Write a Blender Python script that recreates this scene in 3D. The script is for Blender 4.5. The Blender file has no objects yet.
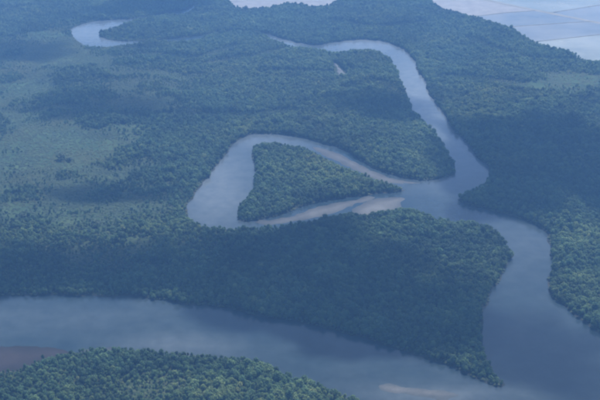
import bpy, math, random
import numpy as np
from mathutils import Vector, Matrix

# ------------------------------------------------------------------ camera, sky, sun, exposure
CAM_H, TILT, HFOV = 400.0, math.radians(24.0), math.radians(35.0)
SUN_EL, SUN_AZ = math.radians(57.0), math.radians(24.0)      # azimuth measured from +Y towards +X
scene = bpy.context.scene
col = scene.collection
cam_data = bpy.data.cameras.new('camera')
cam = bpy.data.objects.new('camera', cam_data)
col.objects.link(cam)
cam.location = (0, 0, CAM_H)
cam.rotation_euler = (math.pi / 2 - TILT, 0, 0)
cam_data.sensor_width = 36.0
cam_data.lens = 18.0 / math.tan(HFOV / 2)
cam_data.clip_start, cam_data.clip_end = 1.0, 60000.0
scene.camera = cam

world = bpy.data.worlds.new('World')
scene.world = world
world.use_nodes = True
wn = world.node_tree.nodes
sky = wn.new('ShaderNodeTexSky')
sky.sky_type = 'NISHITA'
sky.sun_disc = False
sky.sun_elevation = SUN_EL
sky.sun_rotation = SUN_AZ
sky.altitude = 0
sky.air_density, sky.dust_density, sky.ozone_density = 1.0, 1.0, 1.5
bg = wn['Background']
bg.inputs['Strength'].default_value = 0.10
world.node_tree.links.new(sky.outputs[0], bg.inputs[0])

sun_data = bpy.data.lights.new('sun', 'SUN')
sun_data.energy = 5.0
sun_data.angle = math.radians(0.53)
sun_data.color = (1.0, 0.96, 0.90)
sun = bpy.data.objects.new('sun', sun_data)
col.objects.link(sun)
sun_dir = Vector((math.sin(SUN_AZ) * math.cos(SUN_EL), math.cos(SUN_AZ) * math.cos(SUN_EL), math.sin(SUN_EL)))
sun.rotation_euler = sun_dir.to_track_quat('Z', 'Y').to_euler()
sun.location = (0, 1000, 3000)

scene.view_settings.view_transform = 'Standard'
scene.view_settings.look = 'None'
scene.view_settings.gamma = 1.0
scene.view_settings.use_curve_mapping = False
scene.view_settings.exposure = 0.6
scene.render.engine = 'CYCLES'
scene.cycles.use_denoising = True
scene.cycles.filter_width = 2.6               # the photograph is soft: a long lens through an aircraft window
scene.cycles.max_bounces = 6
scene.cycles.diffuse_bounces = 2
scene.cycles.glossy_bounces = 2
scene.cycles.transmission_bounces = 2
scene.cycles.volume_bounces = 1
scene.cycles.transparent_max_bounces = 8

rng = np.random.default_rng(11)
random.seed(11)

# ------------------------------------------------------------------ photograph pixels <-> ground
TH = 7.4                                            # usual height of the bank trees in metres
TX = math.tan(HFOV / 2)
ST, CT = math.sin(TILT), math.cos(TILT)

def ground(px, py, z=0.0):
    """Point at height z seen at pixel (px, py) of the 600 x 400 photograph."""
    u = (px - 300.0) / 300.0 * TX
    v = (200.0 - py) / 300.0 * TX
    dy, dz = CT + v * ST, -ST + v * CT
    t = (CAM_H - z) / -dz
    return u * t, dy * t

def pixel(x, y, z=0.0):
    zz = z - CAM_H
    depth = y * CT - zz * ST
    return 300 + 300 * (x / depth) / TX, 200 - 300 * ((y * ST + zz * CT) / depth) / TX

def smooth(pts, n=4, closed=True):
    """Catmull-Rom through the points."""
    p = np.array(pts, float)
    N = len(p)
    out = []
    for i in range(N if closed else N - 1):
        a, b, c, d = (p[(i + k) % N] if closed else p[min(max(i + k, 0), N - 1)] for k in (-1, 0, 1, 2))
        for k in range(n):
            t = k / n
            out.append(0.5 * (2 * b + (c - a) * t + (2 * a - 5 * b + 4 * c - d) * t * t + (3 * b - a - 3 * c + d) * t ** 3))
    return np.array(out)

def trace(pts, n=4):
    """Photograph outline -> outline on the ground. The third number is how much of the height of
    the trees in front hides the edge (0: the waterline itself is seen, 1: tree tops hide it)."""
    return smooth([ground(p[0], p[1], TH * (p[2] if len(p) > 2 else 0.0)) for p in pts], n)

def sdist(poly, X, Y):
    """Signed distance to a closed outline, negative inside."""
    d2 = np.full(X.shape, 1e18)
    inside = np.zeros(X.shape, bool)
    N = len(poly)
    for i in range(N):
        ax, ay = poly[i]
        bx, by = poly[(i + 1) % N]
        ex, ey = bx - ax, by - ay
        L = ex * ex + ey * ey + 1e-9
        t = np.clip(((X - ax) * ex + (Y - ay) * ey) / L, 0, 1)
        d2 = np.minimum(d2, (X - ax - t * ex) ** 2 + (Y - ay - t * ey) ** 2)
        if abs(ey) > 1e-9:
            c = ((ay > Y) != (by > Y)) & (X < (bx - ax) * (Y - ay) / (by - ay) + ax)
            inside ^= c
    d = np.sqrt(d2)
    return np.where(inside, -d, d)

_tab = np.random.default_rng(5).random((256, 256))
def vnoise(X, Y, s, o=0.0):
    """Smooth value noise in 0..1 with features of about s metres."""
    x, y = X / s + 31.7 + o * 17.3, Y / s + 11.3 + o * 7.9
    xi, yi = np.floor(x).astype(int), np.floor(y).astype(int)
    fx, fy = x - xi, y - yi
    fx, fy = fx * fx * (3 - 2 * fx), fy * fy * (3 - 2 * fy)
    g = lambda a, b: _tab[a & 255, b & 255]
    return (g(xi, yi) * (1 - fx) + g(xi + 1, yi) * fx) * (1 - fy) + (g(xi, yi + 1) * (1 - fx) + g(xi + 1, yi + 1) * fx) * fy

def fbm(X, Y, s, o=0.0):
    return (vnoise(X, Y, s, o) + 0.5 * vnoise(X, Y, s / 2.1, o + 3) + 0.25 * vnoise(X, Y, s / 4.3, o + 5)) / 1.75

def blobs(PX, PY, lst):
    w = np.zeros(PX.shape)
    for cx, cy, rx, ry, a in lst:
        w = np.maximum(w, a * np.exp(-((PX - cx) / rx) ** 2 - ((PY - cy) / ry) ** 2))
    return w

# ------------------------------------------------------------------ outlines read from the photograph
RIVER = [(-160, 300), (-60, 297), (0, 296), (40, 295), (100, 296), (150, 299), (200, 306), (250, 314), (300, 323), (350, 333),
         (400, 351), (440, 363), (470, 377), (494, 386), (503, 384, .1), (499, 373, .4), (492, 360, .5), (487, 345, .5),
         (485, 328, .3), (486, 310), (490, 296), (498, 282), (508, 266), (514, 254, .5), (511, 243, 1), (498, 229, 1),
         (478, 221, 1), (463, 218, 1), (450, 219, 1), (433, 212, 1), (417, 207, 1), (400, 205, 1), (387, 207, 1), (363, 208, 1),
         (350, 207, 1), (333, 212, 1), (300, 218, 1), (267, 222, 1), (240, 223, 1), (220, 222, 1), (200, 219, 1), (190, 213, 1),
         (187, 206, .4), (191, 198), (199, 188), (208, 177), (216, 167), (223, 157), (229, 149), (236, 142), (246, 137),
         (258, 134), (275, 134), (293, 136), (307, 139), (323, 143), (343, 150), (357, 158), (370, 166), (387, 173), (400, 177),
         (420, 181), (433, 180), (447, 177), (455, 172, .2), (456, 166, .6), (453, 158, .8), (447, 147, .8), (437, 134, .8),
         (420, 116, .8), (409, 98, .8), (402, 78, .8), (396, 65, .9), (386, 54, 1), (375, 49, 1), (363, 47, 1), (347, 49, 1),
         (330, 50, 1), (317, 47.2, 1), (302, 46, 1), (287, 42, 1), (268, 33, 1), (267, 34), (284, 39.5), (300, 43), (317, 45.5),
         (330, 43), (345, 41), (365, 40), (380, 41), (395, 45), (408, 52), (415, 62), (419, 72), (425, 82), (433, 100),
         (447, 120), (457, 133), (467, 145), (478, 157), (487, 167), (489, 175), (485, 181, .6), (472, 186, 1), (461, 192, 1),
         (457, 198, .2), (463, 203), (475, 207), (490, 210), (505, 214), (520, 219), (535, 225), (545, 231), (549, 238, .2),
         (551, 250, .3), (551, 262, .4), (548, 277, .5), (547, 291, .2), (560, 304), (575, 318), (590, 329), (600, 336),
         (660, 375), (760, 440), (860, 520), (700, 560, 1), (600, 495, 1), (520, 455, 1), (440, 424, 1), (380, 401, 1), (333, 384, 1), (283, 367, 1),
         (250, 355, 1), (225, 350, 1), (200, 348, 1), (170, 348, 1), (147, 347, 1), (120, 344, 1), (95, 342, 1), (75, 344, 1), (50, 350, 1),
         (30, 356, 1), (15, 361, 1), (0, 365, 1), (-60, 376, 1), (-160, 392, 1)]
WEST_BEND = [(128, 19), (110, 20), (90, 22), (75, 27), (71, 31), (75, 37, .5), (90, 42.5, 1), (108, 42.5, 1), (122, 40.5, 1),
             (140, 39, 1), (160, 37.5, 1), (180, 39, 1), (195, 39, 1), (206, 33.5, 1), (220, 30.5, 1), (240, 30, 1), (262, 31, 1), (276, 35, 1), (276, 36.5), (262, 32.6), (240, 31.5), (220, 32), (203, 35.5),
             (190, 37), (178, 38), (160, 40), (128, 41.3), (114, 40.3), (103, 37.5), (99, 31.5, .8), (106, 27, 1), (116, 23, 1), (128, 19.5, 1),
             (150, 14.5, 1), (172, 12.2, 1), (186, 10.5, 1), (199, 1, 1), (216, -4, 1), (240, -10, 1), (230, -10), (212, -2), (196, 3), (185, 9.5), (172, 11), (150, 16)]
ISLAND = [(254, 144, 1), (260, 141, 1), (280, 141, 1), (297, 144, 1), (310, 149, 1), (327, 156, 1), (343, 164, 1), (363, 172, 1),
          (380, 177, 1), (399, 182, 1), (414, 187, .5), (410, 191), (397, 193), (373, 194), (357, 196), (337, 199), (317, 203), (300, 208),
          (283, 215), (263, 220), (247, 221.5), (239, 219), (238, 209, .5), (246, 197, .5), (253, 187, .5), (255, 173, .3), (253, 160, .2), (251, 151, .5)]
POND_LAND = [(429, -1, 1), (450, 9, 1), (474, 14.5, 1), (498, 22, 1), (516, 29, 1), (531, 38, 1), (540, 42, 1), (564, 49, 1),
             (588, 56, 1), (600, 59, 1), (660, 66, 1), (760, 70, 1), (900, 60), (900, -30), (420, -30), (410, -12, 1)]
FAR_FLAT = [(232, 1, 1), (243, 7.5, 1), (262, 6, 1), (290, 3, 1), (327, 4.5, 1), (338, -2, 1), (360, -9, 1), (300, -16), (225, -10)]
CLEARING = [(333, 63.5), (337, 64.5), (345, 70, .3), (345, 74.5, .9), (338, 75, .9), (335.5, 70, .5)]
MUD = {
 'north': [(310, 146), (322, 148.2), (336, 153), (348, 158), (360, 164.3), (373, 171.3), (387, 176.8), (402, 179.8), (414, 182), (424, 183.4), (410, 183.3), (398, 181.8, .3),
           (384, 179, .5), (367, 173, .5), (349, 164, .5), (335, 157.5, .5), (322, 151.3, .5)],
 'south': [(256, 221.8), (270, 220.5), (286, 216.6), (302, 211), (319, 206), (338, 202), (356, 199), (369, 196.4), (374, 197.5), (368, 200.3), (356, 204.3), (344, 208.2, .3),
           (330, 210.5, .5), (303, 216.6, .5), (272, 222, .4)],
 'southeast': [(352, 208, .4), (362, 204), (373, 200), (384, 198.2), (396, 197.6), (405, 198.6), (401, 201.5), (400, 205, .4), (392, 207.6, .9), (378, 209.5, 1), (360, 210.5, 1)],
 'west': [(-70, 350), (-20, 346), (15, 345.8), (40, 346.5), (60, 347.5), (70, 349, .6), (60, 353, 1), (40, 357, 1), (20, 363, 1), (0, 367, 1), (-70, 380, 1)],
 'point': [(80, 344, .8), (95, 340.5, .9), (115, 341.5, .9), (135, 344.5, .9), (160, 346, 1), (190, 346.5, 1), (196, 350, 1), (160, 352, 1), (120, 348, 1), (90, 346, 1)],
 'bar': [(378, 385.5), (400, 386.5), (425, 389), (450, 391.5), (464, 395.5), (450, 398), (425, 397), (400, 393.5), (385, 390)],
}
river = trace(RIVER)
west_bend = trace(WEST_BEND)
island = trace(ISLAND)
pond_land = trace(POND_LAND)
far_flat = trace(FAR_FLAT)
clearing = trace(CLEARING)
mud = {k: trace(v) for k, v in MUD.items()}

SCRUB = [(60, 150, 100, 40, 1.0), (0, 130, 110, 110, .95), (100, 190, 95, 42, 1.0), (170, 250, 80, 24, .45), (60, 60, 95, 42, 1.0), (48, 36, 40, 9, .8),
         (90, 262, 110, 26, .6), (140, 95, 65, 26, .95), (568, 82, 50, 14, .8), (155, 389, 42, 16, .4), (190, 60, 50, 12, .45), (250, 90, 50, 10, .35)]
MEADOW = [(64, 148, 42, 13, .95), (40, 162, 45, 8, .6), (47, 35, 20, 4, .7), (20, 212, 26, 8, .4), (75, 222, 30, 9, .35), (15, 88, 22, 7, .45),
          (135, 128, 26, 8, .35), (175, 120, 22, 7, .3), (578, 82, 34, 8, .65), (545, 86, 26, 6, .5), (140, 240, 26, 8, .25)]
SUNLIT_BRIGHT = [(250, 70, 130, 42, .45), (500, 60, 110, 42, .5), (350, 90, 90, 30, .3), (330, 172, 55, 13, .8), (560, 78, 50, 16, 1.0), (230, 95, 60, 22, .6), (440, 218, 45, 10, .8), (575, 240, 30, 14, 1.0),  # paler foliage, with sunlit canopy painted into the leaf tone
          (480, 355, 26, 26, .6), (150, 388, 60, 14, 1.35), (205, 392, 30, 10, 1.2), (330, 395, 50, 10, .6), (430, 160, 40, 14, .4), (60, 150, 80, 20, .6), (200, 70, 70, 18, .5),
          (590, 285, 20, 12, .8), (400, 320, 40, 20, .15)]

CREEKS = [[(215, 64), (235, 60), (262, 55), (290, 50)], [(262, 74), (300, 73.5), (334, 73)], [(150, 105), (180, 112), (215, 118), (260, 116), (300, 112)],
          [(120, 75), (150, 72), (180, 78), (200, 76)], [(470, 40), (500, 52), (540, 60), (620, 62)], [(440, 78), (480, 80), (520, 86), (560, 92), (620, 96)],
          [(150, 55), (200, 58), (240, 45)], [(350, 90), (380, 84), (400, 100)], [(330, 22), (380, 28), (430, 22)], [(20, 118), (60, 108), (110, 112)]]
creeks = [smooth([ground(*p) for p in c], 4, closed=False) for c in CREEKS]

def line_dist(line, X, Y):
    d2 = np.full(X.shape, 1e18)
    for (ax, ay), (bx, by) in zip(line[:-1], line[1:]):
        ex, ey = bx - ax, by - ay
        t = np.clip(((X - ax) * ex + (Y - ay) * ey) / (ex * ex + ey * ey + 1e-9), 0, 1)
        d2 = np.minimum(d2, (X - ax - t * ex) ** 2 + (Y - ay - t * ey) ** 2)
    return np.sqrt(d2)

def creek_low(X, Y):
    """1 in the low growth along the silted creeks, 0 in the forest."""
    d = np.min([line_dist(c, X, Y) for c in creeks], 0) + (fbm(X, Y, 30, 31) - 0.5) * 16
    return np.clip((15 - d) / 5, 0, 1)

def water_sd(X, Y):
    s = sdist(river, X, Y)
    s = np.minimum(s, sdist(west_bend, X, Y))
    s = np.maximum(s, -sdist(island, X, Y))
    near = np.abs(s) < 40
    return s + near * ((fbm(X, Y, 34, 41) - 0.5) * 7.0 + (vnoise(X, Y, 9, 43) - 0.5) * 3.5)      # ragged banks

# ------------------------------------------------------------------ material helpers
def material(name):
    m = bpy.data.materials.new(name)
    m.use_nodes = True
    nt = m.node_tree
    return m, nt, nt.nodes['Principled BSDF'], nt.nodes['Material Output']

def ramp(nt, stops):
    r = nt.nodes.new('ShaderNodeValToRGB')
    e = r.color_ramp.elements
    while len(e) < len(stops):
        e.new(0.5)
    for k, (p, c) in enumerate(stops):
        e[k].position = p
        e[k].color = (*c, 1)
    return r

def noise_node(nt, scale, detail=4, rough=0.55, vec=None):
    n = nt.nodes.new('ShaderNodeTexNoise')
    n.inputs['Scale'].default_value = scale
    n.inputs['Detail'].default_value = detail
    n.inputs['Roughness'].default_value = rough
    if vec is None:
        g = nt.nodes.new('ShaderNodeNewGeometry')
        vec = g.outputs['Position']
    nt.links.new(vec, n.inputs['Vector'])
    return n

def mixrgb(nt, a, b, fac, mode='MIX'):
    m = nt.nodes.new('ShaderNodeMix')
    m.data_type = 'RGBA'
    m.blend_type = mode
    for sock, val in ((m.inputs[0], fac), (m.inputs[6], a), (m.inputs[7], b)):
        if hasattr(val, 'is_linked'):
            nt.links.new(val, sock)
        elif isinstance(val, tuple):
            sock.default_value = (*val, 1)
        else:
            sock.default_value = val
    return m.outputs[2]

def add_bump(nt, bsdf, height, strength, dist):
    b = nt.nodes.new('ShaderNodeBump')
    b.inputs['Strength'].default_value = strength
    b.inputs['Distance'].default_value = dist
    nt.links.new(height, b.inputs['Height'])
    nt.links.new(b.outputs[0], bsdf.inputs['Normal'])

def mat_ground():
    m, nt, b, o = material('forest_floor_and_marsh')
    n1 = noise_node(nt, 0.03, 6)
    n2 = noise_node(nt, 0.35, 5, 0.7)
    dark = ramp(nt, [(0.3, (0.020, 0.028, 0.014)), (0.7, (0.045, 0.058, 0.026))])
    nt.links.new(n2.outputs[0], dark.inputs[0])
    grass = ramp(nt, [(0.25, (0.036, 0.066, 0.032)), (0.5, (0.050, 0.084, 0.040)), (0.75, (0.072, 0.104, 0.052))])
    nt.links.new(n2.outputs[0], grass.inputs[0])
    a = nt.nodes.new('ShaderNodeAttribute')
    a.attribute_name = 'grassy'
    c = mixrgb(nt, dark.outputs[0], grass.outputs[0], a.outputs['Fac'])
    ge = nt.nodes.new('ShaderNodeNewGeometry')
    sp = nt.nodes.new('ShaderNodeSeparateXYZ')
    nt.links.new(ge.outputs['Position'], sp.inputs[0])
    mz = nt.nodes.new('ShaderNodeMapRange')
    mz.inputs[1].default_value, mz.inputs[2].default_value = 0.35, 0.6
    mz.inputs[3].default_value, mz.inputs[4].default_value = 1.0, 0.0
    nt.links.new(sp.outputs[2], mz.inputs[0])
    c = mixrgb(nt, c, (0.038, 0.040, 0.036), mz.outputs[0])
    tint = ramp(nt, [(0.35, (0.62, 0.72, 0.72)), (0.5, (0.9, 0.95, 0.9)), (0.65, (1.2, 1.12, 1.0))])
    nt.links.new(n1.outputs[0], tint.inputs[0])
    nt.links.new(mixrgb(nt, c, tint.outputs[0], 1.0, 'MULTIPLY'), b.inputs['Base Color'])
    b.inputs['Roughness'].default_value = 0.95
    b.inputs['Specular IOR Level'].default_value = 0.1
    add_bump(nt, b, n2.outputs[0], 0.3, 0.4)
    return m

def mat_water(name, base_a, base_b, rough_a, rough_b, streak=0.012, silt_sheen_tint=None):
    m, nt, b, o = material(name)
    n1 = noise_node(nt, streak, 5, 0.6)
    r = ramp(nt, [(0.35, base_a), (0.65, base_b)])
    nt.links.new(n1.outputs[0], r.inputs[0])
    c = r.outputs[0]
    if silt_sheen_tint:
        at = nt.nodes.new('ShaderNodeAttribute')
        at.attribute_name = 'silt_sheen'
        c = mixrgb(nt, c, silt_sheen_tint, at.outputs['Fac'])  # pale silt and painted sky sheen share this colour
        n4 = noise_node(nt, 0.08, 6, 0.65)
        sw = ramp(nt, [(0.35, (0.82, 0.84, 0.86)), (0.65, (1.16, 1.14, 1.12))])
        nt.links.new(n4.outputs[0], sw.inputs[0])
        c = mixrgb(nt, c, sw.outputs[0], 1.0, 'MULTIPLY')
    nt.links.new(c, b.inputs['Base Color'])
    n2 = noise_node(nt, 0.02, 4)
    mr = nt.nodes.new('ShaderNodeMapRange')
    mr.inputs[1].default_value, mr.inputs[2].default_value = 0.3, 0.7
    mr.inputs[3].default_value, mr.inputs[4].default_value = rough_a, rough_b
    nt.links.new(n2.outputs[0], mr.inputs[0])
    nt.links.new(mr.outputs[0], b.inputs['Roughness'])
    b.inputs['IOR'].default_value = 1.333
    n3 = noise_node(nt, 0.25, 3, 0.6)
    add_bump(nt, b, n3.outputs[0], 0.12, 0.5)
    return m

def mat_mud(name, a_, b_, rough=0.55, wet=True):
    """Mud or sand; the part that the tide has just left is wet: darker and smoother."""
    m, nt, b, o = material(name)
    n1 = noise_node(nt, 0.06, 6, 0.6)
    n2 = noise_node(nt, 0.6, 4, 0.6)
    r = ramp(nt, [(0.3, a_), (0.7, b_)])
    nt.links.new(n1.outputs[0], r.inputs[0])
    tint = ramp(nt, [(0.3, (0.8, 0.8, 0.8)), (0.7, (1.1, 1.1, 1.1))])
    nt.links.new(n2.outputs[0], tint.inputs[0])
    c = mixrgb(nt, r.outputs[0], tint.outputs[0], 1.0, 'MULTIPLY')
    if wet:
        at = nt.nodes.new('ShaderNodeAttribute')
        at.attribute_name = 'dry'
        wr = ramp(nt, [(0.0, (0.22, 0.30, 0.34)), (0.45, (0.55, 0.58, 0.60)), (1.0, (1.0, 1.0, 1.0))])
        nt.links.new(at.outputs['Fac'], wr.inputs[0])
        c = mixrgb(nt, c, wr.outputs[0], 1.0, 'MULTIPLY')
    nt.links.new(c, b.inputs['Base Color'])
    b.inputs['Roughness'].default_value = rough
    b.inputs['Specular IOR Level'].default_value = 0.3
    add_bump(nt, b, n2.outputs[0], 0.4, 0.3)
    return m

def mat_leaves(name, dark, mid, light):
    m, nt, b, o = material(name)
    at = nt.nodes.new('ShaderNodeAttribute')
    at.attribute_type = 'INSTANCER'
    at.attribute_name = 'tone'
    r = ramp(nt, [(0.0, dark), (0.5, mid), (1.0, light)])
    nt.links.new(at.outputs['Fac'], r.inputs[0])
    g = nt.nodes.new('ShaderNodeNewGeometry')
    lr = ramp(nt, [(0.0, (0.8, 0.82, 0.8)), (1.0, (1.2, 1.18, 1.12))])
    nt.links.new(g.outputs['Random Per Island'], lr.inputs[0])
    c = mixrgb(nt, r.outputs[0], lr.outputs[0], 1.0, 'MULTIPLY')
    a2 = nt.nodes.new('ShaderNodeAttribute')
    a2.attribute_type = 'INSTANCER'
    a2.attribute_name = 'species'
    sr = ramp(nt, [(0.0, (0.82, 0.95, 1.15)), (0.35, (1.0, 1.0, 1.0)), (0.7, (1.15, 1.02, 0.85)), (1.0, (1.6, 1.15, 1.0))])
    nt.links.new(a2.outputs['Fac'], sr.inputs[0])
    c = mixrgb(nt, c, sr.outputs[0], 1.0, 'MULTIPLY')
    nt.links.new(c, b.inputs['Base Color'])
    b.inputs['Roughness'].default_value = 0.6
    b.inputs['Specular IOR Level'].default_value = 0.25
    tr = nt.nodes.new('ShaderNodeBsdfTranslucent')
    nt.links.new(c, tr.inputs[0])
    mx = nt.nodes.new('ShaderNodeMixShader')
    mx.inputs[0].default_value = 0.35
    nt.links.new(b.outputs[0], mx.inputs[1])
    nt.links.new(tr.outputs[0], mx.inputs[2])
    nt.links.new(mx.outputs[0], o.inputs[0])
    return m

def mat_bark():
    m, nt, b, o = material('mangrove_bark')
    g = nt.nodes.new('ShaderNodeTexCoord')
    n = noise_node(nt, 3.0, 5, 0.6, g.outputs['Object'])
    r = ramp(nt, [(0.3, (0.06, 0.045, 0.035)), (0.7, (0.16, 0.13, 0.10))])
    nt.links.new(n.outputs[0], r.inputs[0])
    nt.links.new(r.outputs[0], b.inputs['Base Color'])
    b.inputs['Roughness'].default_value = 0.9
    return m

M_GROUND = mat_ground()
M_RIVER = mat_water('silty_river_water', (0.014, 0.028, 0.037), (0.023, 0.037, 0.044), 0.11, 0.22, silt_sheen_tint=(0.120, 0.138, 0.145))
M_POND = mat_water('pond_water', (0.13, 0.135, 0.125), (0.24, 0.235, 0.21), 0.12, 0.25, 0.006)
M_POND_B = mat_water('pond_water_grey', (0.10, 0.11, 0.105), (0.19, 0.19, 0.175), 0.10, 0.25, 0.010)
M_POND_C = mat_water('pond_water_green', (0.17, 0.185, 0.155), (0.28, 0.285, 0.24), 0.14, 0.3, 0.012)
M_POND_DRY = mat_mud('drained_pond_bed', (0.17, 0.163, 0.156), (0.26, 0.25, 0.236), 0.5, False)
M_MUD = mat_mud('pale_tidal_mud', (0.050, 0.054, 0.054), (0.102, 0.103, 0.098), 0.6)
M_MUD_RED = mat_mud('reddish_tidal_mud', (0.016, 0.012, 0.013), (0.028, 0.021, 0.022), 0.8)
M_SAND = mat_mud('pale_sand', (0.10, 0.10, 0.096), (0.155, 0.152, 0.145), 0.7)
M_DIKE = mat_mud('grassy_earth_dike', (0.16, 0.165, 0.145), (0.22, 0.22, 0.195), 0.9, False)
M_CANAL = mat_mud('low_canal_bank', (0.17, 0.17, 0.15), (0.24, 0.235, 0.21), 0.8, False)
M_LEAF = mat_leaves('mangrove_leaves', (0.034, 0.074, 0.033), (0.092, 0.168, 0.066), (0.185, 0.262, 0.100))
M_SHRUB = mat_leaves('scrub_leaves', (0.060, 0.096, 0.048), (0.090, 0.132, 0.064), (0.125, 0.172, 0.085))
M_BARK = mat_bark()

def mesh_obj(name, verts, faces, mat, parent=None, smooth_faces=False):
    me = bpy.data.meshes.new(name)
    me.from_pydata([tuple(v) for v in verts], [], [tuple(f) for f in faces])
    me.materials.append(mat)
    if smooth_faces:
        me.shade_smooth()
    o = bpy.data.objects.new(name, me)
    col.objects.link(o)
    o.parent = parent
    return o

def grid_mesh(name, xs, ys, Z, mat, keep=None):
    """Height-field mesh on the product grid xs x ys."""
    nx, ny = len(xs), len(ys)
    X, Y = np.meshgrid(xs, ys)
    V = np.stack([X, Y, Z], -1).reshape(-1, 3)
    i = (np.arange(ny - 1)[:, None] * nx + np.arange(nx - 1)[None, :]).reshape(-1)
    F = np.stack([i, i + 1, i + nx + 1, i + nx], -1)
    if keep is not None:
        F = F[keep.reshape(-1)[F].any(1)]
        used = np.unique(F)
        re = np.zeros(len(V), int)
        re[used] = np.arange(len(used))
        V, F = V[used], re[F]
    me = bpy.data.meshes.new(name)
    me.vertices.add(len(V))
    me.vertices.foreach_set('co', V.astype(np.float32).ravel())
    me.loops.add(F.size)
    me.loops.foreach_set('vertex_index', F.astype(np.int32).ravel())
    me.polygons.add(len(F))
    me.polygons.foreach_set('loop_start', np.arange(0, F.size, 4, dtype=np.int32))
    me.update(calc_edges=True)
    me.shade_smooth()
    me.materials.append(mat)
    o = bpy.data.objects.new(name, me)
    col.objects.link(o)
    return o

# ------------------------------------------------------------------ ground: one sheet to the horizon, river bed carved in
FAR = 14000.0
out = np.array([40, 100, 220, 450, 900, 2000, 4000, 8000, FAR])
xs = np.concatenate([-790 - out[::-1], np.arange(-790, 791, 3.2), 790 + out])
ys = np.concatenate([430 - out[::-1], np.arange(430, 2330, 3.2), 2330 + out])
X, Y = np.meshgrid(xs, ys)
fine = (np.abs(X) < 800) & (Y > 420) & (Y < 2340)
SD = np.full(X.shape, 60.0)
SD[fine] = water_sd(X[fine], Y[fine])
wob = (fbm(X, Y, 9.0, 2) - 0.5) * 3.0
Z = np.clip((SD + wob * 0.6) * 0.24, -2.2, 0.75) + np.where(SD > 3, (fbm(X, Y, 26.0, 1) - 0.5) * 0.5, 0)
PXg, PYg = pixel(X, np.maximum(Y, 300))
grassy = np.clip(blobs(PXg, PYg, MEADOW) * 1.15 + blobs(PXg, PYg, SCRUB) * 0.75, 0, 1)
grassy = np.clip(grassy + (fbm(X, Y, 40, 9) - 0.5) * 0.5 * (grassy > 0.08), 0, 1)
PD = np.full(X.shape, 60.0)
PD[fine] = np.minimum(sdist(pond_land, X[fine], Y[fine]), sdist(far_flat, X[fine], Y[fine]))
Z = np.where(PD < 0, 0.12, Z)
g = grid_mesh('ground', xs, ys, Z, M_GROUND)
at = g.data.attributes.new('grassy', 'FLOAT', 'POINT')
at.data.foreach_set('value', grassy.astype(np.float32).ravel())
g['kind'] = 'structure'

wx, wy = np.linspace(-788, 788, 150), np.linspace(432, 2328, 190)
WX, WY = np.meshgrid(wx, wy)
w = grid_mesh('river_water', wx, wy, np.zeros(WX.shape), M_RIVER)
PXw, PYw = pixel(WX, WY)
silt_sheen = blobs(PXw, PYw, [(215, 185, 40, 45, .8), (260, 140, 60, 16, .6), (420, 85, 45, 60, 1.0), (370, 42, 60, 14, 1.0), (90, 32, 60, 16, 1.0), (290, 42, 30, 8, .8),  # silt, plus the sky sheen of the far reaches painted into the water colour
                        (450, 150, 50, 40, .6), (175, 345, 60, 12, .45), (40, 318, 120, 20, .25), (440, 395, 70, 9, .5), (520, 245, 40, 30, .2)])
silt_sheen = np.clip(silt_sheen + (fbm(WX, WY, 45, 12) - 0.5) * 0.16, 0, 1)
sa = w.data.attributes.new('silt_sheen', 'FLOAT', 'POINT')
sa.data.foreach_set('value', silt_sheen.astype(np.float32).ravel())
w['kind'] = 'structure'

# mud banks: gentle rises out of the water
def mud_bank(poly, mat, top, name='mud_bank', slope=0.06, dry_width=13.0):
    lo, hi = poly.min(0) - 6, poly.max(0) + 6
    mx, my = np.arange(lo[0], hi[0] + 2, 2.0), np.arange(lo[1], hi[1] + 2, 2.0)
    GX, GY = np.meshgrid(mx, my)
    s = -sdist(poly, GX, GY) + (fbm(GX, GY, 11.0, 4) - 0.5) * 8.0
    zz = np.clip(s * slope, -0.6, top) + (fbm(GX, GY, 14.0, 6) - 0.5) * 0.16
    kp = zz > -0.35
    o = grid_mesh(name, mx, my, zz, mat, keep=kp)
    co = np.zeros(len(o.data.vertices) * 3, np.float32)
    o.data.vertices.foreach_get('co', co)
    at = o.data.attributes.new('dry', 'FLOAT', 'POINT')
    cx_, cy_ = co[0::3], co[1::3]
    inner = -sdist(poly, cx_, cy_) + (fbm(cx_, cy_, 16.0, 8) - 0.5) * 9.0
    at.data.foreach_set('value', np.clip(inner / dry_width, 0, 1).astype(np.float32))
    o['kind'] = 'structure'
    return o
mud_bank(mud['north'], M_MUD, 0.55)
mud_bank(mud['south'], M_MUD, 0.5)
mud_bank(mud['southeast'], M_MUD, 0.5)
mud_bank(mud['west'], M_MUD_RED, 0.5)
mud_bank(mud['point'], M_MUD, 0.4)
mud_bank(mud['bar'], M_SAND, 0.14, 'sand_bar', 0.035, 10.0)
mud_bank(clearing, M_MUD, 1.1, 'mud_clearing', 0.4, 5.0)
ff = mud_bank(far_flat, M_POND_DRY, 0.75, 'mud_flat', 0.3, 3.0)

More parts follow.
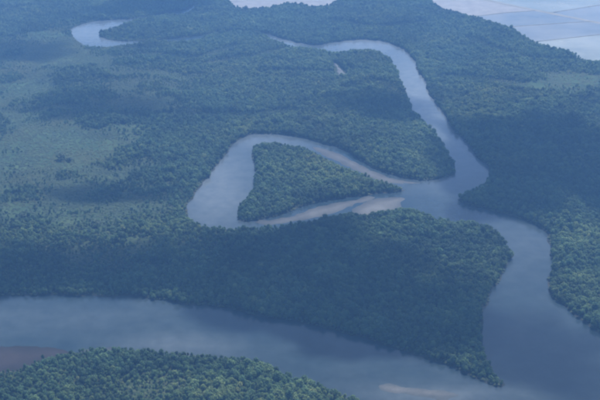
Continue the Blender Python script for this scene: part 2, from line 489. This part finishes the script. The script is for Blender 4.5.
# ------------------------------------------------------------------ ponds beyond the forest: sheets of water between earth dikes
def G(px, py):
    return Vector((*ground(px, py, 0.5), 0.0))
def flat_sheet(name, pix, z, mat):
    v = [Vector((*ground(a, b, z), z)) for a, b in pix]
    o = mesh_obj(name, v, [tuple(range(len(v)))], mat)
    if o.data.polygons[0].normal.z < 0:
        o.data.flip_normals()
    o['kind'] = 'structure'
    return o
D = lambda t: (480 + 220 * t, -1.2 + 45 * t)            # the long canal bank that crosses the ponds
flat_sheet('pond_bed', [(425, -14), (440, -30), (481, -30), (481, -1.2), (536, 10.2), (506, 12.5), (483, 15.2), (466, 17), (440, 14)], 0.45, M_POND_DRY)
flat_sheet('pond_water', [(466, 17.2), (483, 15.4), (506, 12.7), (536.5, 10.5), (590, 21), (576, 22), (525, 25.6), (512, 26.6), (507, 38)], 0.45, M_POND_B)
flat_sheet('pond_water', [(512, 26.9), (525, 25.9), (576, 22.3), (590.5, 21.4), (636, 30.6), (600, 34.3), (546, 40.2), (536, 41.6), (535, 55)], 0.45, M_POND)
flat_sheet('pond_water', [(536, 42), (546, 40.6), (600, 34.7), (636.5, 31), (720, 48), (760, 70), (760, 95), (620, 78), (536, 70)], 0.45, M_POND_C)
flat_sheet('pond_water', [(483, -1.2), (482, -30), (560, -30), (660, -3.4), (600, 4.8), (561, 10.8), (552, 12.8)], 0.45, M_POND_C)
flat_sheet('pond_water', [(553, 13.1), (561, 11.3), (600, 5.2), (661, -3), (800, -20), (860, 40), (760, 55), (700, 43)], 0.45, M_POND)

def dike(pix, width, height, name='earth_dike', mat=None):
    pts = smooth([G(a, b).xy for a, b in pix], 8, closed=False)
    V, F = [], []
    for i, p in enumerate(pts):
        d = pts[min(i + 1, len(pts) - 1)] - pts[max(i - 1, 0)]
        d = d / np.linalg.norm(d)
        n = np.array([-d[1], d[0]])
        wv = width * random.uniform(0.85, 1.2)
        hv = height * random.uniform(0.85, 1.1)
        for a, hh in ((-1.0, 0.1), (-0.45, hv), (0.45, hv), (1.0, 0.1)):
            q = p + n * a * wv * 0.5
            V.append((q[0], q[1], 0.3 + hh))
        if i:
            k = 4 * i
            for j in range(3):
                F.append((k - 4 + j, k - 4 + j + 1, k + j + 1, k + j))
    o = mesh_obj(name, V, F, mat or M_DIKE)
    o['kind'] = 'structure'
    return o
dike([(466, 17), (483, 15.2), (506, 12.6), (537, 10.3)], 4, 0.8)
dike([(507, 26.9), (525, 25.6), (550, 23.9), (576, 22.1), (592, 21.2)], 3.6, 0.8)
dike([(532, 41.8), (546, 40.4), (572, 37.5), (600, 34.4), (637, 30.5)], 3.6, 0.8)
dike([(550, 12.6), (561, 10.9), (580, 8), (600, 4.9), (662, -3.4)], 4, 0.7)
dike([(470, -3.5), (483, -1.2), (501, 3), (545, 12), (600, 23), (636, 30.6), (700, 43.5), (760, 54)], 13, 0.5, 'canal_bank', M_CANAL)

# ------------------------------------------------------------------ trees: real crowns of leaf clumps on limbed trunks
def crown_mesh(name, seed, height, radius, base, lobes, leaves, leaf, mat, spread=1.0):
    r = np.random.default_rng(seed)
    V, F = [], []
    centres = []
    for k in range(lobes):
        t = (k + 0.5) / lobes
        zc = base + (height - base) * (0.22 + 0.58 * t ** 0.8)
        prof = math.sin(math.pi * min(0.95, 0.24 + 0.50 * t)) ** 0.7
        a = k * 2.39996 + r.uniform(-.5, .5)
        rr = radius * prof * r.uniform(0.25, 0.72) * spread * (1 if k < lobes - 1 else 0.2)
        centres.append((rr * math.cos(a), rr * math.sin(a), zc, radius * r.uniform(0.38, 0.56) * (0.75 + 0.35 * prof)))
    centres[-1] = (r.uniform(-.3, .3), r.uniform(-.3, .3), height - radius * 0.5, radius * 0.5)
    wts = np.array([c[3] ** 2 for c in centres])
    wts /= wts.sum()
    for k in range(leaves):
        cx, cy, cz, cr = centres[r.choice(len(centres), p=wts)]
        n = r.normal(size=3)
        n[2] = n[2] * 0.9 + 0.25
        n /= np.linalg.norm(n)
        p = np.array([cx, cy, cz]) + n * cr * np.array([1, 1, 0.85]) * r.uniform(0.72, 1.08)
        nn = n + r.normal(size=3) * 0.38 + np.array([0, 0, .45])
        nn /= np.linalg.norm(nn)
        u = np.cross(nn, r.normal(size=3))
        u /= np.linalg.norm(u)
        v = np.cross(nn, u)
        s = leaf * r.uniform(0.6, 1.35)
        b = len(V)
        V += [p - u * s, p - v * s * 0.62 + nn * s * 0.16, p + u * s * 1.1, p + v * s * 0.62 + nn * s * 0.16]
        F.append((b, b + 1, b + 2, b + 3))
    me = bpy.data.meshes.new(name)
    me.from_pydata([tuple(v) for v in V], [], F)
    me.materials.append(mat)
    return me, centres

def trunk_mesh(name, seed, height, centres, roots):
    r = random.Random(seed)
    V, F = [], []
    def tube(pts, rads, n=5):
        b0 = len(V)
        for i, (p, q) in enumerate(zip(pts, rads)):
            d = (Vector(pts[min(i + 1, len(pts) - 1)]) - Vector(pts[max(i - 1, 0)])).normalized()
            u = d.orthogonal().normalized()
            v = d.cross(u)
            for k in range(n):
                a = 2 * math.pi * k / n
                V.append(tuple(Vector(p) + (u * math.cos(a) + v * math.sin(a)) * q))
            if i:
                for k in range(n):
                    A = b0 + (i - 1) * n
                    F.append((A + k, A + (k + 1) % n, A + n + (k + 1) % n, A + n + k))
    bend = (r.uniform(-.4, .4), r.uniform(-.4, .4))
    tube([(0, 0, -.6), (bend[0] * .3, bend[1] * .3, height * .25), (bend[0], bend[1], height * .55), (bend[0] * .6, bend[1] * .6, height * .86)],
         [.24, .19, .13, .04])
    for c in centres[:7]:
        z0 = max(0.8, c[2] * 0.55)
        tube([(bend[0] * .5, bend[1] * .5, z0), (c[0] * .55, c[1] * .55, z0 + (c[2] - z0) * .6), (c[0], c[1], c[2])], [.10, .07, .025], 4)
    for k in range(roots):
        a = 2 * math.pi * k / roots + r.uniform(-.4, .4)
        R = r.uniform(.9, 1.7)
        tube([(0, 0, r.uniform(1.0, 1.9)), (R * .6 * math.cos(a), R * .6 * math.sin(a), .9), (R * math.cos(a), R * math.sin(a), -.5)], [.06, .05, .04], 3)
    me = bpy.data.meshes.new(name)
    me.from_pydata(V, [], F)
    me.materials.append(M_BARK)
    return me

KINDS = []
for k, (h, rad, bs, lb, lv, lf, spr) in enumerate([
        (9.5, 3.3, 1.6, 12, 460, .56, 1.0), (10.2, 2.8, 1.8, 11, 420, .54, .9), (8.8, 3.7, 1.4, 14, 500, .58, 1.1),
        (9.6, 3.2, 2.0, 10, 420, .56, 1.15), (9.0, 3.0, 1.2, 13, 460, .52, 1.0), (10.6, 2.9, 2.2, 12, 440, .54, .9)]):
    cm, cs = crown_mesh('crown', 100 + k, h, rad, bs, lb, lv, lf, M_LEAF, spr)
    KINDS.append((cm, trunk_mesh('trunk', 200 + k, h, cs, 6)))
SHRUBS = []
for k, (h, rad, lb, lv, lf) in enumerate([(2.6, 1.7, 6, 170, .34), (2.0, 1.5, 5, 150, .32), (3.4, 1.9, 7, 190, .38)]):
    cm, cs = crown_mesh('crown', 300 + k, h, rad, 0.1, lb, lv, lf, M_SHRUB, 1.1)
    SHRUBS.append((cm, trunk_mesh('trunk', 400 + k, h * .8, cs, 0)))

# where trees grow: a jittered grid over all dry land, thinner and lower in the marshy scrub
def scatter(step, seed):
    r = np.random.default_rng(seed)
    gx, gy = np.arange(-780, 780, step), np.arange(470, 2290, step * 0.92)
    A, B = np.meshgrid(gx, gy)
    A = A + (np.arange(len(gy)) % 2)[:, None] * step * 0.5
    A = (A + r.uniform(-.42, .42, A.shape) * step).ravel()
    B = (B + r.uniform(-.42, .42, B.shape) * step).ravel()
    lim = 0.36 * np.sqrt(B * B + CAM_H ** 2) + 25
    k = np.abs(A) < lim
    A, B = A[k], B[k]
    sd = water_sd(A, B)
    pd = np.minimum(sdist(pond_land, A, B), sdist(far_flat, A, B))
    pd = np.minimum(pd, sdist(clearing, A, B))
    return A, B, sd, pd, r

def attributes(A, B):
    px, py = pixel(A, B)
    sc = blobs(px, py, SCRUB)
    sc = np.clip(sc - np.clip((fbm(A, B, 42, 21) - 0.54) * 4.0, 0, 0.45) * (sc > 0.1) * (1 - blobs(px, py, MEADOW)), 0, 1)
    md = np.clip(blobs(px, py, MEADOW) * (0.55 + 0.9 * fbm(A, B, 22, 22)) + (fbm(A, B, 34, 22) - 0.5) * 0.5 * (sc > 0.25), 0, 1)
    br = blobs(px, py, SUNLIT_BRIGHT)
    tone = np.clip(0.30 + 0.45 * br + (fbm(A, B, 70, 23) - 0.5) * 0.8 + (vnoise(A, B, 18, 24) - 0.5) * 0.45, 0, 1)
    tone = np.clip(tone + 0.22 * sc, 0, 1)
    return px, py, sc, md, tone

A, B, sd, pd, r = scatter(2.75, 1)
px, py, sc, md, tone = attributes(A, B)
hn = fbm(A, B, 48, 25)
near_low = blobs(px, py, [(120, 400, 300, 60, .27)])
hl = np.clip((vnoise(A, B, 19, 27) - 0.5) * 1.5, -.5, .5)
scale = 0.83 * (0.66 + 0.46 * hn + 0.24 * hl) * (1 - 0.78 * sc) * (1 - near_low) * np.clip(r.lognormal(-0.10, 0.20, A.shape), 0.5, 1.5) * (0.86 + 0.3 * vnoise(A, B, 26, 45))
scale *= np.clip(0.72 + sd / 40.0, 0.72, 1.0) * (1 - 0.6 * creek_low(A, B))
keep = (sd > 1.3) & (pd > 2.0) & (r.random(A.shape) > np.clip(md * 1.3 + sc * 1.05, 0, 0.985)) & (scale > 0.18)
A, B, px, py, tone, scale, sd = (v[keep] for v in (A, B, px, py, tone, scale, sd))
tone = np.clip(tone + r.normal(0, 0.20, A.shape), 0, 1)
species = np.clip(0.38 + (fbm(A, B, 90, 33) - 0.5) * 1.1 + r.normal(0, 0.16, A.shape), 0, 1)
kind = r.integers(0, len(KINDS), A.shape)
rot = r.uniform(0, 2 * math.pi, A.shape)
wide = r.uniform(0.72, 1.15, A.shape)
zb = np.full(A.shape, 0.35)

# the nearest and largest trees in view stand as trees of their own
dist = np.sqrt(A * A + B * B + CAM_H ** 2)
qx, qy = pixel(A, B, 6 * scale)
inview = (qx > 1) & (qx < 599) & (qy > 1) & (qy < 399)
size = np.where(inview, scale / dist, 0)
pick = np.argsort(-size)[:300]
solo = np.zeros(A.shape, bool)
solo[pick] = True

TREE_GROUPS = []
def make_tree(meshes, loc, rotz, sc3, tone_v, name, label, cat, group=None, spec=0.35):
    t = bpy.data.objects.new(name, None)
    t.empty_display_size = 1
    col.objects.link(t)
    t.location, t.rotation_euler, t.scale = loc, (0, 0, rotz), sc3
    t['label'], t['category'] = label, cat
    if group:
        t['group'] = group
    for nm, me in zip(('crown', 'trunk'), meshes):
        o = bpy.data.objects.new(nm, me)
        col.objects.link(o)
        o.parent = t
        o['tone'] = float(tone_v)
        o['species'] = float(spec)
    return t

def near_label(x, y, sdv, tn, sv, wv):
    shade = 'dark green' if tn < 0.33 else ('mid green' if tn < 0.6 else 'bright green')
    size = 'tall' if sv > SIZE_CUT[1] else ('medium' if sv > SIZE_CUT[0] else 'low')
    form = 'slim' if wv < 0.84 else ('round' if wv < 1.02 else 'broad')
    row = 'at the waterside of' if sdv < 9 else ('in bottom rows of' if y > 391 else 'inside')
    place = next(p for lim, p in ((70, 'by the reddish mud'), (140, 'below its headland'), (200, 'left of its middle'), (260, 'in its middle'),
                                  (320, 'towards its right tip'), (999, 'at its right tip')) if x < lim)
    return f'{size} {form} {shade} mangrove {row} the near forest, {place}'

SIZE_CUT = np.percentile(scale[pick], [33, 66])
print('SIZES', np.percentile(scale[pick], [0, 33, 66, 100]), 'SD', np.percentile(sd[pick], [0, 20, 50]))
for i in pick:
    s = scale[i]
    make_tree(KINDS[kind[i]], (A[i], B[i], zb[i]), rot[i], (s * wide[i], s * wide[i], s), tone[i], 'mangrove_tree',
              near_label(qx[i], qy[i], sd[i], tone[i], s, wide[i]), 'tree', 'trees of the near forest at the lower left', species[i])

LONE = [(61, 160, 2.6, 'larger left bush of the dark pair alone in the pale grassy clearing'),
        (70, 161, 2.2, 'smaller right bush of the dark pair alone in the pale grassy clearing'),
        (24, 217, 2.2, 'dark lone bush in the scrubland near the left edge'),
        (97, 226, 2.0, 'small round bush in the open scrub above the wide river'),
        (107, 159, 1.0, 'small pale bush right of the paired bushes in the grassy clearing')]
shr = []
for k, (bx, by, s, lab) in enumerate(LONE):
    x, y = ground(bx, by, 0.4)
    shr.append(make_tree(SHRUBS[(k + 2) % 3], (x, y, 0.3), k * 1.3, (s * 1.35, s * 1.35, s), 0.1, 'bush', lab, 'bush'))

# the rest of the forest and the scrub, each as one mass
def instancer(name, pts, scl, rotz, kd, tn, spc, meshes, label, cat):
    me = bpy.data.meshes.new(name)
    me.vertices.add(len(pts))
    me.vertices.foreach_set('co', pts.astype(np.float32).ravel())
    def put(nm, tp, data, key='value'):
        a = me.attributes.new(nm, tp, 'POINT')
        a.data.foreach_set(key, data.ravel())
    put('tree_scale', 'FLOAT_VECTOR', scl.astype(np.float32), 'vector')
    put('tree_turn', 'FLOAT_VECTOR', np.stack([rotz * 0, rotz * 0, rotz], -1).astype(np.float32), 'vector')
    put('tree_kind', 'INT', kd.astype(np.int32))
    put('tone', 'FLOAT', tn.astype(np.float32))
    put('species', 'FLOAT', spc.astype(np.float32))
    o = bpy.data.objects.new(name, me)
    col.objects.link(o)
    ng = bpy.data.node_groups.new(name, 'GeometryNodeTree')
    ng.interface.new_socket('Geometry', in_out='INPUT', socket_type='NodeSocketGeometry')
    ng.interface.new_socket('Geometry', in_out='OUTPUT', socket_type='NodeSocketGeometry')
    N, L = ng.nodes, ng.links
    gi, go, join = N.new('NodeGroupInput'), N.new('NodeGroupOutput'), N.new('GeometryNodeJoinGeometry')
    def named(nm, tp):
        a = N.new('GeometryNodeInputNamedAttribute')
        a.data_type = tp
        a.inputs[0].default_value = nm
        return next(s for s in a.outputs if s.enabled and s.name == 'Attribute')
    ks, ss, rs = named('tree_kind', 'INT'), named('tree_scale', 'FLOAT_VECTOR'), named('tree_turn', 'FLOAT_VECTOR')
    for k, ob in enumerate(meshes):
        kk, ob = ob
        cmp = N.new('FunctionNodeCompare')
        cmp.data_type, cmp.operation = 'INT', 'EQUAL'
        ia = [s for s in cmp.inputs if s.enabled and s.type == 'INT']
        L.new(ks, ia[0])
        ia[1].default_value = kk
        oi = N.new('GeometryNodeObjectInfo')
        oi.transform_space = 'ORIGINAL'
        oi.inputs['Object'].default_value = ob
        oi.inputs['As Instance'].default_value = True
        inst = N.new('GeometryNodeInstanceOnPoints')
        L.new(gi.outputs[0], inst.inputs['Points'])
        L.new(cmp.outputs[0], inst.inputs['Selection'])
        L.new(oi.outputs['Geometry'], inst.inputs['Instance'])
        L.new(rs, inst.inputs['Rotation'])
        L.new(ss, inst.inputs['Scale'])
        L.new(inst.outputs[0], join.inputs[0])
    L.new(join.outputs[0], go.inputs[0])
    md_ = o.modifiers.new('grow', 'NODES')
    md_.node_group = ng
    o['kind'], o['label'], o['category'] = 'stuff', label, cat
    return o

def parts_of(mesh_pairs):
    res = []
    for k, pair in enumerate(mesh_pairs):
        for me in pair:
            ob = next(o for o in bpy.data.objects if o.data is me)
            res.append((k, ob))
    return res

f = ~solo
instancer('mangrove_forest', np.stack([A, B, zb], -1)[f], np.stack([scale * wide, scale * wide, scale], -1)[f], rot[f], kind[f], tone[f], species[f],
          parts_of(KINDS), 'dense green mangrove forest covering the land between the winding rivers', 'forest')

A2, B2, sd2, pd2, r2 = scatter(2.3, 2)
px2, py2, sc2, md2, tone2 = attributes(A2, B2)
sc2 = np.clip(sc2 * 1.1, 0, 1)
keep = (sd2 > 0.8) & (pd2 > 1.5) & (r2.random(A2.shape) < np.clip(sc2 * 1.25 - md2 * 0.8 + 0.03, 0.0, 0.97) + np.where((sd2 < 4) , 0.55, 0))
A2, B2, tone2 = A2[keep], B2[keep], np.clip(tone2[keep] + r2.normal(0, 0.12, keep.sum()), 0, 1)
s2 = r2.uniform(0.35, 0.75, A2.shape)
instancer('scrub', np.stack([A2, B2, np.full(A2.shape, 0.3)], -1), np.stack([s2 * 1.5, s2 * 1.5, s2 * 0.62], -1), r2.uniform(0, 6.28, A2.shape),
          r2.integers(0, len(SHRUBS), A2.shape), tone2, np.clip(0.4 + (fbm(A2, B2, 60, 34) - 0.5) * 1.2, 0, 1), parts_of(SHRUBS)[::2], 'low grey green scrub over the open marsh at left', 'scrub')

# ------------------------------------------------------------------ fair-weather clouds above, whose shadows drift over the forest
mc = bpy.data.materials.new('cloud_vapour')
mc.use_nodes = True
mc.node_tree.nodes.clear()
cv = mc.node_tree.nodes.new('ShaderNodeVolumePrincipled')
cv.inputs['Color'].default_value = (0.97, 0.98, 1.0, 1)
cv.inputs['Density'].default_value = 0.055
cv.inputs['Anisotropy'].default_value = 0.3
co = mc.node_tree.nodes.new('ShaderNodeOutputMaterial')
mc.node_tree.links.new(cv.outputs[0], co.inputs['Volume'])

def cloud(px, py, rx, ry, thick, seed, base=900.0):
    cx, cy = ground(px, py)
    ax = abs(ground(px + rx, py)[0] - cx)
    ay = 0.5 * abs(ground(px, py - ry)[1] - ground(px, py + ry)[1])
    k = base / sun_dir.z
    ox, oy = cx + sun_dir.x * k, cy + sun_dir.y * k
    nr, na = 14, 56
    V, F = [], []
    for side in (1, -1):
        b = len(V)
        V.append((ox, oy, base + (thick if side > 0 else -thick * 0.15)))
        for i in range(1, nr + 1):
            q = i / nr
            for j in range(na):
                a = 2 * math.pi * j / na
                c_, s_ = math.cos(a), math.sin(a)
                edge = 1 + 0.62 * (float(fbm(np.array(c_ * 2.2), np.array(s_ * 2.2), 1.3, seed)) - 0.5) * 2
                x, y = ox + c_ * q * ax * edge, oy + s_ * q * ay * edge
                bump = 0.55 + 0.9 * float(fbm(np.array(x), np.array(y), 90.0, seed + 2))
                prof = (1 - q * q) * bump
                V.append((x, y, base + (thick * prof if side > 0 else -thick * 0.15 * prof)))
        for j in range(na):
            f = (b, b + 1 + j, b + 1 + (j + 1) % na)
            F.append(f if side > 0 else f[::-1])
        for i in range(nr - 1):
            for j in range(na):
                p0, p1 = b + 1 + i * na + j, b + 1 + i * na + (j + 1) % na
                f = (p0, p0 + na, p1 + na, p1)
                F.append(f if side > 0 else f[::-1])
    import bmesh
    me = bpy.data.meshes.new('cloud')
    me.from_pydata(V, [], F)
    bm = bmesh.new()
    bm.from_mesh(me)
    bmesh.ops.remove_doubles(bm, verts=bm.verts, dist=0.01)
    bm.to_mesh(me)
    bm.free()
    me.materials.append(mc)
    o = bpy.data.objects.new('cloud', me)
    col.objects.link(o)
    o['kind'] = 'structure'
    return o
for k, c in enumerate([(300, 262, 140, 38, 90), (390, 310, 120, 46, 85), (205, 268, 130, 34, 70), (540, 152, 120, 46, 110), (590, 180, 70, 36, 60), (105, 108, 110, 15, 28),
                       (375, 108, 70, 16, 45), (30, 52, 55, 14, 30), (150, 7, 60, 10, 70), (110, 194, 90, 11, 45), (60, 270, 130, 28, 60), (255, 300, 95, 24, 60), (515, 195, 75, 28, 70), (530, 350, 120, 44, 30)]):
    cloud(*c, seed=k + 40, base=900.0 + 35 * k)

# ------------------------------------------------------------------ haze: the blue air between the aircraft and the ground
def box(name, lo, hi):
    V = [(x, y, z) for z in (lo[2], hi[2]) for y in (lo[1], hi[1]) for x in (lo[0], hi[0])]
    F = [(0, 2, 3, 1), (4, 5, 7, 6), (0, 1, 5, 4), (2, 6, 7, 3), (0, 4, 6, 2), (1, 3, 7, 5)]
    me = bpy.data.meshes.new(name)
    me.from_pydata(V, [], F)
    o = bpy.data.objects.new(name, me)
    col.objects.link(o)
    return o
hz = box('haze', (-16500, -15500, -4.0), (16500, 18000, CAM_H + 12))
mh = bpy.data.materials.new('blue_haze')
mh.use_nodes = True
hn_ = mh.node_tree.nodes
hn_.clear()
pv = hn_.new('ShaderNodeVolumePrincipled')
pv.inputs['Color'].default_value = (0.235, 0.508, 1.0, 1)
pv.inputs['Density'].default_value = 0.000265
pv.inputs['Anisotropy'].default_value = 0.25
ho = hn_.new('ShaderNodeOutputMaterial')
mh.node_tree.links.new(pv.outputs[0], ho.inputs['Volume'])
hz.data.materials.append(mh)
hz['kind'], hz['label'], hz['category'] = 'stuff', 'pale blue haze hanging over the whole delta', 'haze'
print('TREES', len(A), 'SHRUBS', len(A2))
